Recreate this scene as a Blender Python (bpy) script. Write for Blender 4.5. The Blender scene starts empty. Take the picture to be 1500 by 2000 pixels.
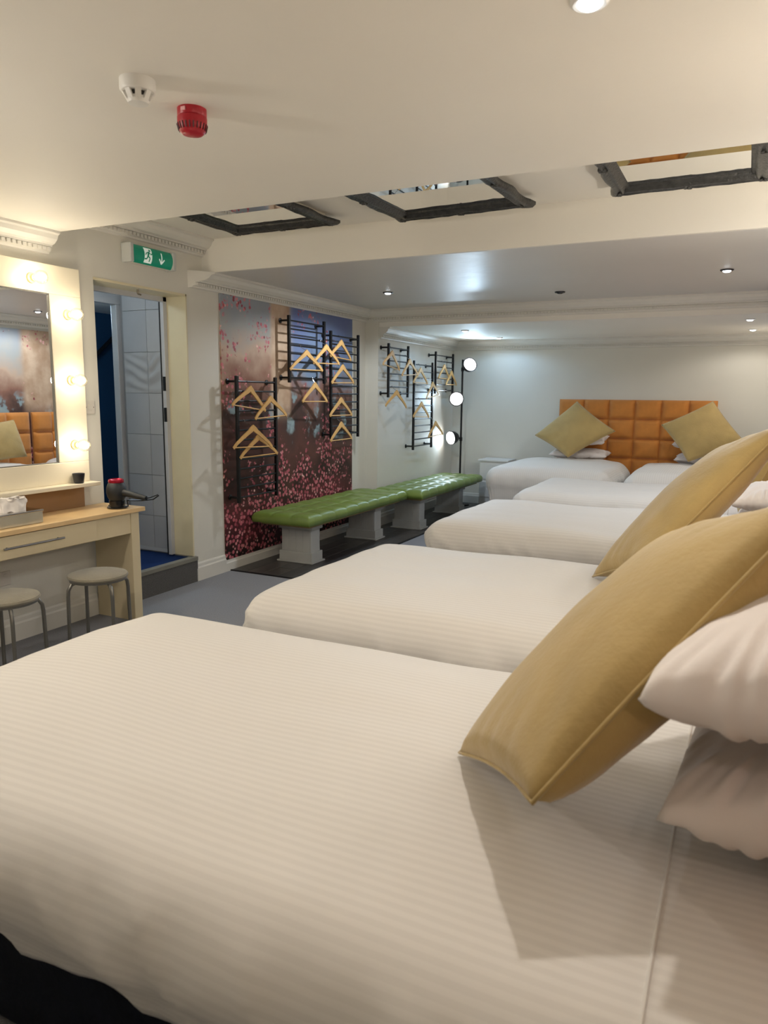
import bpy, bmesh, math, random
from mathutils import Vector, Matrix, noise
random.seed(7)
SC = bpy.context.scene
COL = SC.collection
PI = math.pi

# ------------------------------------------------------------------ camera
cam_d = bpy.data.cameras.new('camera'); cam = bpy.data.objects.new('camera', cam_d); COL.objects.link(cam)
EYE, TILT, YAW, ROLL, FPX = 1.5, .1579, .4557, .0096, 1428.0
cam_d.sensor_fit = 'VERTICAL'; cam_d.sensor_height = 36.0; cam_d.sensor_width = 27.0
cam_d.lens = 36.0 * FPX / 2000.0
cam_d.clip_start = .02; cam_d.clip_end = 60
cam.matrix_world = (Matrix.Translation((0, 0, EYE)) @ Matrix.Rotation(YAW, 4, 'Z')
                    @ Matrix.Rotation(PI / 2 - TILT, 4, 'X') @ Matrix.Rotation(ROLL, 4, 'Z'))
cam_d.dof.use_dof = True; cam_d.dof.focus_distance = 5.0; cam_d.dof.aperture_fstop = 5.0
SC.camera = cam

# ------------------------------------------------------------------ world / exposure
w = bpy.data.worlds.new('world'); SC.world = w; w.use_nodes = True
w.node_tree.nodes['Background'].inputs[0].default_value = (.5, .55, .62, 1)
w.node_tree.nodes['Background'].inputs[1].default_value = .05
SC.view_settings.view_transform = 'Standard'; SC.view_settings.look = 'None'
SC.view_settings.gamma = 1; SC.view_settings.use_curve_mapping = False
SC.view_settings.exposure = 0.0
WARM = (1, .88, .70); SOFT = (1, .93, .85); COOL = (.86, .93, 1)
P_NEAR, P_MID, P_FAR, P_BULB, P_HEAD, P_SCONCE, P_PEND = 40, 62, 14, 3.2, 20, 2.5, 36

# ------------------------------------------------------------------ helpers
def lin(r, g, b):
    f = lambda v: (v / 255 / 12.92) if v / 255 <= .04045 else ((v / 255 + .055) / 1.055) ** 2.4
    return (f(r), f(g), f(b), 1)

MATS = {}
def mat(name, col, rough=.6, metal=0, var=.06, vscale=6, bump=0, bscale=80, spec=.5, coat=0, sheen=0, emit=None, estr=0):
    if name in MATS: return MATS[name]
    m = bpy.data.materials.new(name); MATS[name] = m; m.use_nodes = True
    nt = m.node_tree; b = nt.nodes['Principled BSDF']
    b.inputs['Roughness'].default_value = rough; b.inputs['Metallic'].default_value = metal
    b.inputs['Specular IOR Level'].default_value = spec
    b.inputs['Coat Weight'].default_value = coat; b.inputs['Sheen Weight'].default_value = sheen
    tc = nt.nodes.new('ShaderNodeTexCoord')
    n = nt.nodes.new('ShaderNodeTexNoise'); n.inputs['Scale'].default_value = vscale; n.inputs['Detail'].default_value = 5
    nt.links.new(tc.outputs['Object'], n.inputs['Vector'])
    r = nt.nodes.new('ShaderNodeValToRGB')
    c0 = tuple(max(0, v * (1 - var)) for v in col[:3]) + (1,); c1 = tuple(min(1, v * (1 + var)) for v in col[:3]) + (1,)
    r.color_ramp.elements[0].color = c0; r.color_ramp.elements[0].position = .3
    r.color_ramp.elements[1].color = c1; r.color_ramp.elements[1].position = .7
    nt.links.new(n.outputs['Fac'], r.inputs['Fac']); nt.links.new(r.outputs['Color'], b.inputs['Base Color'])
    if bump:
        n2 = nt.nodes.new('ShaderNodeTexNoise'); n2.inputs['Scale'].default_value = bscale; n2.inputs['Detail'].default_value = 3
        nt.links.new(tc.outputs['Object'], n2.inputs['Vector'])
        bp = nt.nodes.new('ShaderNodeBump'); bp.inputs['Strength'].default_value = bump; bp.inputs['Distance'].default_value = .01
        nt.links.new(n2.outputs['Fac'], bp.inputs['Height']); nt.links.new(bp.outputs['Normal'], b.inputs['Normal'])
    if emit:
        b.inputs['Emission Color'].default_value = tuple(emit) + (1,); b.inputs['Emission Strength'].default_value = estr
    return m

class MB:
    """collects geometry, then becomes one mesh object"""
    def __init__(s): s.v = []; s.f = []
    def add(s, vs, fs):
        o = len(s.v); s.v += [tuple(p) for p in vs]; s.f += [tuple(i + o for i in q) for q in fs]; return s
    def box(s, x0, x1, y0, y1, z0, z1):
        vs = [(x, y, z) for x in (x0, x1) for y in (y0, y1) for z in (z0, z1)]
        return s.add(vs, [(0, 1, 3, 2), (4, 6, 7, 5), (0, 4, 5, 1), (2, 3, 7, 6), (0, 2, 6, 4), (1, 5, 7, 3)])
    def bbox(s, x0, x1, y0, y1, z0, z1, b=.004):
        bm = bmesh.new(); bmesh.ops.create_cube(bm, size=1)
        for v in bm.verts:
            v.co = Vector(((x0 + x1) / 2 + v.co.x * (x1 - x0), (y0 + y1) / 2 + v.co.y * (y1 - y0), (z0 + z1) / 2 + v.co.z * (z1 - z0)))
        bmesh.ops.bevel(bm, geom=bm.edges[:], offset=b, segments=2, affect='EDGES', profile=.5)
        bm.verts.index_update(); s.add([v.co[:] for v in bm.verts], [[v.index for v in f.verts] for f in bm.faces]); bm.free(); return s
    def tube(s, pts, r, n=8, closed=False, cap=True):
        pts = [Vector(p) for p in pts]; m = len(pts); vs = []; up = None
        for i, p in enumerate(pts):
            a = pts[(i - 1) % m] if (i > 0 or closed) else p; b = pts[(i + 1) % m] if (i < m - 1 or closed) else p
            t = (b - a).normalized()
            if up is None: up = t.orthogonal().normalized()
            up = (up - t * up.dot(t)).normalized(); sd = t.cross(up)
            rr = r[i] if isinstance(r, (list, tuple)) else r
            vs += [p + (up * math.cos(2 * PI * k / n) + sd * math.sin(2 * PI * k / n)) * rr for k in range(n)]
        fs = []
        for i in range(m if closed else m - 1):
            j = (i + 1) % m
            fs += [(i * n + k, i * n + (k + 1) % n, j * n + (k + 1) % n, j * n + k) for k in range(n)]
        if cap and not closed: fs += [tuple(range(n))[::-1], tuple((m - 1) * n + k for k in range(n))]
        return s.add(vs, fs)
    def lathe(s, prof, n=24, M=None):
        """prof: (r, z) pairs about local Z"""
        vs = []
        for r, z in prof: vs += [Vector((r * math.cos(2 * PI * k / n), r * math.sin(2 * PI * k / n), z)) for k in range(n)]
        if M is not None: vs = [M @ v for v in vs]
        fs = []
        for i in range(len(prof) - 1):
            fs += [(i * n + k, i * n + (k + 1) % n, (i + 1) * n + (k + 1) % n, (i + 1) * n + k) for k in range(n)]
        fs += [tuple(range(n))[::-1], tuple((len(prof) - 1) * n + k for k in range(n))]
        return s.add(vs, fs)
    def prism(s, poly, fn, t0, t1):
        """poly: 2D points; fn(a, b, t) -> 3D; extruded from t0 to t1"""
        n = len(poly); vs = [fn(a, b, t0) for a, b in poly] + [fn(a, b, t1) for a, b in poly]
        return s.add(vs, [(k, (k + 1) % n, n + (k + 1) % n, n + k) for k in range(n)] + [tuple(range(n))[::-1], tuple(range(n, 2 * n))])
    def grid(s, P, nu, nv):
        vs = [P(i / nu, j / nv) for i in range(nu + 1) for j in range(nv + 1)]
        return s.add(vs, [(i * (nv + 1) + j, (i + 1) * (nv + 1) + j, (i + 1) * (nv + 1) + j + 1, i * (nv + 1) + j + 1) for i in range(nu) for j in range(nv)])
    def build(s, name, m, parent=None, smooth=False, loc=None, fix=True):
        me = bpy.data.meshes.new(name); me.from_pydata(s.v, [], s.f)
        if fix:
            bm = bmesh.new(); bm.from_mesh(me); bmesh.ops.recalc_face_normals(bm, faces=bm.faces[:]); bm.to_mesh(me); bm.free()
        if smooth:
            me.polygons.foreach_set('use_smooth', [True] * len(me.polygons))
            if smooth != 'all':
                try: me.set_sharp_from_angle(angle=math.radians(40))
                except Exception: pass
        me.materials.append(m); me.update()
        return link(name, me, parent, loc)

def link(name, me, parent=None, loc=None):
    o = bpy.data.objects.new(name, me); COL.objects.link(o); o.parent = parent
    if loc: o.location = loc
    return o
def tag(o, label, cat, group=None):
    o['label'] = label; o['category'] = cat
    if group: o['group'] = group
    return o
def thing(name, label, cat, loc=(0, 0, 0), rz=0, group=None):
    o = link(name, None, None, loc); o.rotation_euler = (0, 0, rz); o.empty_display_size = .1
    return tag(o, label, cat, group)
def struct(o): o['kind'] = 'structure'; return o
def light(kind, loc, power, color, parent=None, size=.05, aim=None, angle=110, blend=.6):
    d = bpy.data.lights.new('bulb_light', kind); d.energy = power; d.color = color
    if kind in ('POINT', 'SPOT'): d.shadow_soft_size = size
    if kind == 'SPOT': d.spot_size = math.radians(angle); d.spot_blend = blend
    o = bpy.data.objects.new('bulb_light', d); COL.objects.link(o); o.parent = parent; o.location = loc
    if aim is not None: o.rotation_mode = 'QUATERNION'; o.rotation_quaternion = Vector(aim).to_track_quat('-Z', 'Y')
    return o
def lookM(pos, d): return Matrix.Translation(pos) @ Vector(d).to_track_quat('Z', 'Y').to_matrix().to_4x4()

# ------------------------------------------------------------------ room dimensions
XW, XP, XR = -3.90, -3.737, .47           # left wall, far-left (thicker) wall, right wall
YB, YS, YBEAM, Y2, YF = -1.6, 3.263, 4.69, 7.46, 9.80
ZS, ZT, ZM, ZF = 2.453, 2.675, 2.43, 2.252  # ceiling levels: slab, tray, middle, far
D0, D1, DZ0, DZ1 = 3.605, 4.495, .21, 2.245  # doorway in the left wall

M_wall = mat('wall_paint', lin(214, 211, 200), .55, var=.02, vscale=1.5, bump=.05, bscale=120)
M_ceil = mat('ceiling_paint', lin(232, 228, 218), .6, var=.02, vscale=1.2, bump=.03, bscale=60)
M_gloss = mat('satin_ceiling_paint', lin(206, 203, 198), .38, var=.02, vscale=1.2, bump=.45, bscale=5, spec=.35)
M_trim = mat('trim_white', lin(216, 213, 204), .45, var=.02)
M_cream = mat('cream_gloss_frame', lin(218, 208, 176), .4, var=.05, vscale=4)

# ------------------------------------------------------------------ floor
def carpet_mat():
    m = mat('grey_carpet', lin(146, 147, 152), .95, var=.3, vscale=220, bump=.6, bscale=420, spec=.1); return m
floor = struct(MB().box(XW - 1.9, XR, YB, YF, -.1, 0).build('floor', carpet_mat()))
XC, YC = -3.10, 4.95
M_plank = [mat('vinyl_plank_%s' % n, lin(*c), .35, var=.22, vscale=9, bump=.12, bscale=40) for n, c in
           (('a', (66, 64, 63)), ('b', (58, 57, 58)), ('c', (74, 71, 68)))]
xs = [XW + .012 + k * (XC - XW - .012) / 5 for k in range(6)]
for k in range(5):
    y = YC - (k % 2) * 0; off = [.0, .55, .25, .75, .4][k]
    ys = [YC] + [YC + off + .95 * j for j in range(7) if YC + .1 < YC + off + .95 * j < YF - .05] + [YF]
    for a, b in zip(ys[:-1], ys[1:]):
        x0 = max(xs[k], XP + .01 if a >= Y2 else XW)
        if xs[k + 1] - x0 < .02: continue
        MB().bbox(x0 + .0015, xs[k + 1] - .0015, a + .0015, b - .0015, -.004, .006, .0015).build('floor_plank', random.choice(M_plank), floor)
strip = struct(MB().box(XW, XC, YC - .02, YC, 0, .009).box(XC, XC + .02, YC - .02, YF, 0, .009).build('trim_1', mat('dark_edge_strip', lin(38, 36, 36), .4, metal=.6)))

# ------------------------------------------------------------------ walls
wl = MB()
wl.box(XW - .2, XW, YB, D0, 0, 2.9).box(XW - .2, XW, D1, YF, 0, 2.9).box(XW - .2, XW, D0, D1, DZ1, 2.9)
struct(wl.build('wall_left', M_wall))
struct(MB().box(XW, XP, Y2 - .02, YF, 0, ZM).build('wall_left_pier', M_wall))
struct(MB().box(XW - .2, XR + .2, YF, YF + .2, 0, 2.9).build('wall_far', M_wall))
struct(MB().box(XR, XR + .2, YB, YF, 0, 2.9).build('wall_right', M_wall))
struct(MB().box(XW - .2, XR + .2, YB - .2, YB, 0, 2.9).build('wall_back', M_wall))
# ceilings
struct(MB().box(XW, XR, YB, YS, ZS, 2.9).build('ceiling', M_ceil))
struct(MB().box(XW, XR, YS, YBEAM, ZT, 2.9).build('ceiling_tray', M_ceil))
bm_ = MB().box(XW, XR, YBEAM, YBEAM + .03, ZM, 2.9)
struct(bm_.build('ceiling_beam', M_ceil))
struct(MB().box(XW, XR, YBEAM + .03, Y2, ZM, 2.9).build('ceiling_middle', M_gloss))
struct(MB().box(XW, XR, Y2, YF, ZF, 2.9).build('ceiling_end', M_ceil))

# cornices: profile (out from wall, down from ceiling)
CORN = [(0, 0), (.125, 0), (.125, -.014), (.108, -.022), (.098, -.045), (.075, -.066), (.052, -.074), (.052, -.082), (.034, -.084),
        (.034, -.108), (.022, -.112), (.018, -.124), (0, -.128)]
trim_n = [1]
def cornice(ax, wall, sgn, z, t0, t1, sc=1.0, mit=0):
    """ax='y': runs along Y at x=wall, sticking out sgn*X; ax='x': runs along X at y=wall"""
    fn = (lambda a, b, t: (wall + sgn * a * sc, t, z + b * sc)) if ax == 'y' else (lambda a, b, t: (t, wall + sgn * a * sc, z + b * sc))
    trim_n[0] += 1
    if mit:
        base_fn = fn; fn = lambda a, b, t: base_fn(a, b, t + mit * a * max(0, 1 - (t - t0) / .2))
    o = struct(MB().prism(CORN, fn, t0, t1).build('trim_%d' % trim_n[0], M_trim))
    d = MB(); n = int((t1 - t0) / .034)
    for k in range(n):
        t = t0 + (k + .5) * (t1 - t0) / n
        p = [fn(a, b, tt) for tt in (t - .010, t + .010) for a, b in ((.034, -.086), (.045, -.086), (.045, -.106), (.034, -.106))]
        d.add(p, [(0, 1, 2, 3), (7, 6, 5, 4), (0, 4, 5, 1), (1, 5, 6, 2), (2, 6, 7, 3), (3, 7, 4, 0)])
    e = d.build('dentil_band', M_trim, o); e['kind'] = 'stuff'
    return o
cornice('y', XW, 1, ZS, YB, YS - .005)
cornice('y', XW, 1, ZT, YS + .005, YBEAM)
cornice('y', XW, 1, ZM, YBEAM - .17, Y2, mit=1.36)
cornice('x', Y2, -1, ZM, XW + .01, XR)
cornice('y', XP, 1, ZF, Y2 + .01, YF)
cornice('x', YF, -1, ZF, XP, XR)
cornice('y', XR, -1, ZF, Y2 + .01, YF)
cornice('y', XR, -1, ZM, YBEAM + .03, Y2)
# skirting boards
SK = [(0, 0), (.018, 0), (.018, .70), (.012, .78), (.010, .92), (.004, 1), (0, 1)]
def skirting(name, ax, wall, sgn, t0, t1, h):
    fn = (lambda a, b, t: (wall + sgn * a, t, b * h)) if ax == 'y' else (lambda a, b, t: (t, wall + sgn * a, b * h))
    return struct(MB().prism(SK, fn, t0, t1).build(name, M_trim))
skirting('baseboard_left', 'y', XW, 1, YB, D0 - .01, .15)
skirting('baseboard_left_door', 'y', XW, 1, D1 + .012, 4.88, .15)
skirting('baseboard_left_mural', 'y', XW, 1, 4.88, Y2 - .02, .10)
skirting('baseboard_pier', 'x', Y2 - .02, -1, XW + .02, XP, .15)
skirting('baseboard_left_far', 'y', XP, 1, Y2 - .02, YF, .15)
skirting('baseboard_far', 'x', YF, -1, XP + .02, XR, .15)

# ------------------------------------------------------------------ doorway, hallway behind it
fr = MB()
fr.box(XW - .2, XW + .004, D1 - .012, D1 + .002, DZ0, DZ1)            # right lining
fr.box(XW - .2, XW - .03, D0 - .002, D0 + .006, DZ0, DZ1)            # left lining
fr.box(XW - .2, XW + .004, D0, D1, DZ1 - .014, DZ1 + .002)            # head lining
door = struct(fr.build('door_1', M_cream))
M_strip = mat('door_stop_white', lin(190, 192, 196), .4, var=.02)
MB().bbox(-4.12, -4.085, D1 - .05, D1 - .01, DZ0, DZ1 - .012, .003).bbox(-4.12, -4.085, D0 + .01, D1 - .01, DZ1 - .05, DZ1 - .012, .003).build('door_stop', M_strip, door)
MB().box(-4.126, -4.118, D1 - .056, D1 - .05, DZ0, DZ1 - .05).build('seal', mat('black_rubber', lin(22, 22, 24), .6), door)
M_black = mat('black_metal', lin(24, 24, 26), .38, metal=.4, var=.1)
for z in (1.28, 1.52): MB().bbox(-4.11, -4.084, D1 - .056, D1 - .049, z, z + .11, .002).build('strike_plate', M_black, door)
MB().tube([(XW - .06, 4.06, DZ1 - .014), (XW - .06, 4.06, DZ1 - .045)], .007).tube([(XW - .06, 4.06, DZ1 - .045), (XW - .055, 4.085, DZ1 - .05)], .006).build('door_catch', mat('worn_steel', lin(140, 132, 118), .35, metal=1), door)
# step and hallway floor
M_blue = mat('navy_carpet', lin(26, 48, 92), .95, var=.25, vscale=200, bump=.5, bscale=400, spec=.1)
struct(MB().box(-6.4, XW - .02, 3.3, 6.3, 0, DZ0 - .012).build('floor_hall', M_blue))
st = thing('door_step', 'grey carpeted step with pale nosing below the doorway', 'step', (XW, (D0 + D1) / 2, 0))
MB().box(-.02, .018, D0 - 4.05 - .02, D1 - 4.05 + .02, 0, DZ0 - .035).build('riser', mat('riser_carpet', lin(88, 86, 84), .95, var=.3, vscale=160, bump=.5, bscale=300), st)
MB().bbox(-.03, .026, D0 - 4.05 - .02, D1 - 4.05 + .02, DZ0 - .036, DZ0 - .002, .004).build('nosing', mat('stair_nosing', lin(120, 118, 108), .5, var=.1), st)
# hallway shell
struct(MB().box(-4.60, XW - .2, D1 + .02, D1 + .12, 0, 2.7).build('wall_hall_right', mat('grout', lin(150, 150, 152), .8)))
hall = bpy.data.objects['wall_hall_right']
M_tile = [mat('grey_tile_%s' % n, lin(*c), .35, var=.05, vscale=3) for n, c in (('a', (182, 182, 184)), ('b', (176, 177, 181)))]
rows = [DZ0 + .03, .506, .842, 1.172, 1.501, 1.824, 2.15, 2.45]
for i in range(7):
    for j, (x0, x1) in enumerate(((-4.572, -4.322), (-4.322, -4.13))):
        if i == 4:   # wave relief tile
            def P(u, v, x0=x0, x1=x1, z0=rows[i], z1=rows[i + 1]):
                x = x0 + .0015 + (x1 - x0 - .003) * u; z = z0 + .0015 + (z1 - z0 - .003) * v
                d = .009 * math.sin(z * 62 + 2.4 * math.sin(x * 15 + z * 6) + 2.0 * noise.noise(Vector((x * 7, 0, z * 6))))
                return (x, D1 + .010 - d * min(1, 8 * u, 8 * (1 - u), 8 * v, 8 * (1 - v)), z)
            MB().grid(P, 14, 26).build('wall_tile', M_tile[0], hall, smooth='all')
        else:
            MB().bbox(x0 + .0015, x1 - .0015, D1 + .010, D1 + .021, rows[i] + .0015, rows[i + 1] - .0015, .0012).build('wall_tile', M_tile[(i + j) % 2], hall)
MB().box(-4.572, -4.13, D1 + .006, D1 + .02, DZ0, rows[0]).build('tile_trim', M_strip, hall)
struct(MB().box(-6.4, XW - .2, 3.3, 6.3, 2.36, 2.45).build('ceiling_hall', M_ceil))
d2 = struct(MB().bbox(-4.66, -4.60, 4.47, 4.55, DZ0 - .02, 2.2, .005).bbox(-4.66, -4.60, 3.5, 4.55, 2.2, 2.28, .005).build('door_2', M_strip))
M_navy = mat('navy_wall_paint', lin(22, 58, 88), .5, var=.06, vscale=2)
struct(MB().box(-6.5, -6.4, 3.0, 6.4, 0, 2.6).build('wall_stair', M_navy))
struct(MB().box(-6.4, -4.66, 6.2, 6.3, 0, 2.6).build('wall_stair_far', M_navy))
struct(MB().box(-6.4, XW - .2, 3.3, 3.4, 0, 2.6).build('wall_hall_left', M_wall))
hr = thing('handrail', 'dark handrail rising along the navy stair wall', 'handrail', (-6.33, 5.2, 0))
MB().tube([(0, -.5, .98), (0, .95, 2.15)], .022, 10).build('rail', M_black, hr, smooth=True)
for k in (0, 1): MB().tube([(-.07, -.3 + k * 1, 1.12 + k * .81), (0, -.3 + k * 1, 1.12 + k * .81)], .01).build('rail_bracket', M_black, hr)
ll = thing('stairwell_light', 'round ceiling light inside the stairwell', 'light', (-5.35, 4.55, 2.36))
MB().lathe([(.12, 0), (.12, -.03), (.09, -.06), (.02, -.07)]).build('diffuser', mat('diffuser_cool', (.8, .85, .9), .5, emit=COOL, estr=2), ll, smooth=True)
light('POINT', (0, 0, -.15), 26, (.62, .82, 1), ll, .1)
h2 = thing('hall_fill_light', 'small cool fill light added to the hall ceiling behind the doorway', 'downlight', (-4.36, 3.80, 2.36))  # added fill light, brightens the hall tiles and inner door frame
MB().lathe([(.045, 0), (.045, -.006), (.03, -.01)], 20).build('bezel', M_trim, h2)
MB().lathe([(.03, -.008), (.02, -.014), (.003, -.015)], 16).build('lens', mat('hall_fill_lens', (1, 1, 1), .4, emit=COOL, estr=4), h2)
light('POINT', (0, 0, -.06), 3.2, (.70, .86, 1), h2, .04)

# ------------------------------------------------------------------ mural (generic painting in the photograph's colours)
def mural_mat():
    m = bpy.data.materials.new('mural_print'); m.use_nodes = True; nt = m.node_tree; N = nt.nodes; L = nt.links
    b = N['Principled BSDF']; b.inputs['Roughness'].default_value = .45; b.inputs['Specular IOR Level'].default_value = .3
    tc = N.new('ShaderNodeTexCoord'); sp = N.new('ShaderNodeSeparateXYZ'); L.new(tc.outputs['Generated'], sp.inputs[0])
    obj = tc.outputs['Object']
    def nz(scale, det=4, rough=.55):
        n = N.new('ShaderNodeTexNoise'); n.inputs['Scale'].default_value = scale; n.inputs['Detail'].default_value = det
        n.inputs['Roughness'].default_value = rough; L.new(obj, n.inputs['Vector']); return n
    def mth(op, a, c, d=None):
        n = N.new('ShaderNodeMath'); n.operation = op
        for i, q in enumerate((a, c, d)):
            if q is None: continue
            if isinstance(q, (int, float)): n.inputs[i].default_value = q
            else: L.new(q, n.inputs[i])
        return n.outputs[0]
    def rmp(fac, stops):
        n = N.new('ShaderNodeValToRGB'); cr = n.color_ramp
        cr.elements[0].position = stops[0][0]; cr.elements[0].color = stops[0][1]
        cr.elements[1].position = stops[-1][0]; cr.elements[1].color = stops[-1][1]
        for p, c in stops[1:-1]: e = cr.elements.new(p); e.color = c
        L.new(fac, n.inputs[0]); return n.outputs[0]
    def mix(f, a, c):
        n = N.new('ShaderNodeMix'); n.data_type = 'RGBA'; L.new(f, n.inputs[0]); L.new(a, n.inputs[6]); L.new(c, n.inputs[7]); return n.outputs[2]
    def sm(v, lo, hi):
        n = N.new('ShaderNodeMapRange'); n.interpolation_type = 'SMOOTHSTEP'
        n.inputs[1].default_value = lo; n.inputs[2].default_value = hi; L.new(v, n.inputs[0]); return n.outputs[0]
    Y, Z = sp.outputs[1], sp.outputs[2]
    n1 = nz(1.6).outputs['Fac']; n2 = nz(4.5).outputs['Fac']
    zz = mth('ADD', Z, mth('MULTIPLY', mth('SUBTRACT', n1, .5), .42)); zz = mth('ADD', zz, mth('MULTIPLY', mth('SUBTRACT', n2, .5), .18))
    base = rmp(zz, [(0, lin(34, 22, 20)), (.14, lin(92, 42, 46)), (.28, lin(52, 34, 30)), (.42, lin(92, 58, 50)), (.54, lin(66, 50, 46)),
                    (.66, lin(140, 100, 84)), (.78, lin(186, 160, 138)), (.9, lin(160, 160, 156)), (1, lin(150, 156, 164))])
    sky = mth('MULTIPLY', sm(Y, .42, .5), sm(zz, .62, .74)); base = mix(sky, base, rmp(zz, [(.6, lin(128, 150, 164)), (1, lin(100, 112, 158))]))
    sea = mth('MULTIPLY', mth('MULTIPLY', sm(zz, .5, .55), mth('SUBTRACT', 1, sm(zz, .60, .66))), sm(n2, .52, .60))
    base = mix(sea, base, rmp(n2, [(.3, lin(92, 122, 134)), (.7, lin(150, 166, 168))]))
    colm = mth('MULTIPLY', mth('MULTIPLY', sm(Y, .30, .33), mth('SUBTRACT', 1, sm(Y, .44, .47))), sm(Z, .5, .62))
    base = mix(colm, base, rmp(n2, [(.3, lin(168, 136, 108)), (.7, lin(206, 180, 154))]))
    # scattered blossom petals
    vo = N.new('ShaderNodeTexVoronoi'); vo.inputs['Scale'].default_value = 27; L.new(obj, vo.inputs['Vector'])
    dens = nz(2.6, 3).outputs['Fac']; fine = nz(14, 3).outputs['Fac']
    low = mth('SUBTRACT', 1, sm(Z, .12, .62)); left = mth('MULTIPLY', mth('SUBTRACT', 1, sm(Y, .08, .26)), sm(Z, .5, .7))
    dm = mth('ADD', mth('ADD', mth('MULTIPLY', low, .23), mth('MULTIPLY', left, .16)), dens)
    dm = mth('ADD', dm, mth('MULTIPLY', mth('SUBTRACT', fine, .5), .5))
    pm = mth('MULTIPLY', sm(dm, .60, .66), mth('SUBTRACT', 1, sm(vo.outputs['Distance'], .36, .52)))
    sc = N.new('ShaderNodeSeparateColor'); L.new(vo.outputs['Color'], sc.inputs[0])
    pc = rmp(sc.outputs[0], [(0, lin(126, 50, 60)), (.3, lin(184, 96, 106)), (.65, lin(214, 140, 142)), (1, lin(236, 190, 180))])
    L.new(mix(pm, base, pc), b.inputs['Base Color'])
    return m
M_mural = mural_mat()
mu = tag(MB().bbox(0, .012, 0, 2.23, 0, 2.205, .001).build('wall_mural', M_mural, None, loc=(XW + .001, 4.883, .10)),
         'wall mural of pink blossom and brown stone under blue sky behind the coat racks', 'mural')
mu2 = tag(MB().bbox(0, .012, 0, 3.6, 0, 2.27, .001).build('wall_mural', M_mural, None, loc=(XR - .013, 5.2, .0)),
          'pink blossom mural behind the bed headboards, seen in the vanity mirror', 'mural')

# ------------------------------------------------------------------ beds
def duvet_mat():
    m = bpy.data.materials.new('white_stripe_cotton'); m.use_nodes = True; nt = m.node_tree; N = nt.nodes; L = nt.links
    b = N['Principled BSDF']; b.inputs['Specular IOR Level'].default_value = .35
    b.inputs['Sheen Weight'].default_value = .15
    tc = N.new('ShaderNodeTexCoord')
    wv = N.new('ShaderNodeTexWave'); wv.wave_type = 'BANDS'; wv.bands_direction = 'Y'; wv.inputs['Scale'].default_value = 14
    wv.inputs['Distortion'].default_value = .15; wv.inputs['Detail'].default_value = 1; L.new(tc.outputs['UV'], wv.inputs['Vector'])
    r = N.new('ShaderNodeValToRGB'); r.color_ramp.elements[0].position = .42; r.color_ramp.elements[1].position = .58
    r.color_ramp.elements[0].color = lin(220, 216, 210); r.color_ramp.elements[1].color = lin(225, 221, 215)
    L.new(wv.outputs['Fac'], r.inputs[0]); L.new(r.outputs[0], b.inputs['Base Color'])
    r2 = N.new('ShaderNodeValToRGB'); r2.color_ramp.elements[0].color = (.70,) * 3 + (1,); r2.color_ramp.elements[1].color = (.55,) * 3 + (1,)
    L.new(wv.outputs['Fac'], r2.inputs[0]); L.new(r2.outputs[0], b.inputs['Roughness'])
    nz = N.new('ShaderNodeTexNoise'); nz.inputs['Scale'].default_value = 9; nz.inputs['Detail'].default_value = 4; L.new(tc.outputs['UV'], nz.inputs['Vector'])
    ad = N.new('ShaderNodeMath'); ad.operation = 'MULTIPLY_ADD'; ad.inputs[1].default_value = .07; L.new(wv.outputs['Fac'], ad.inputs[0]); L.new(nz.outputs['Fac'], ad.inputs[2])
    bp = N.new('ShaderNodeBump'); bp.inputs['Strength'].default_value = .35; bp.inputs['Distance'].default_value = .006
    L.new(ad.outputs[0], bp.inputs['Height']); L.new(bp.outputs[0], b.inputs['Normal'])
    return m
M_duvet = duvet_mat()
M_sheet = mat('white_sheet', lin(226, 221, 214), .7, var=.02, bump=.15, bscale=12)
M_divan = mat('navy_velvet', lin(8, 13, 26), .8, var=.3, vscale=12, bump=.2, bscale=60, spec=.2)
M_matt = mat('mattress_ticking', lin(200, 198, 196), .7, var=.04)

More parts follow.
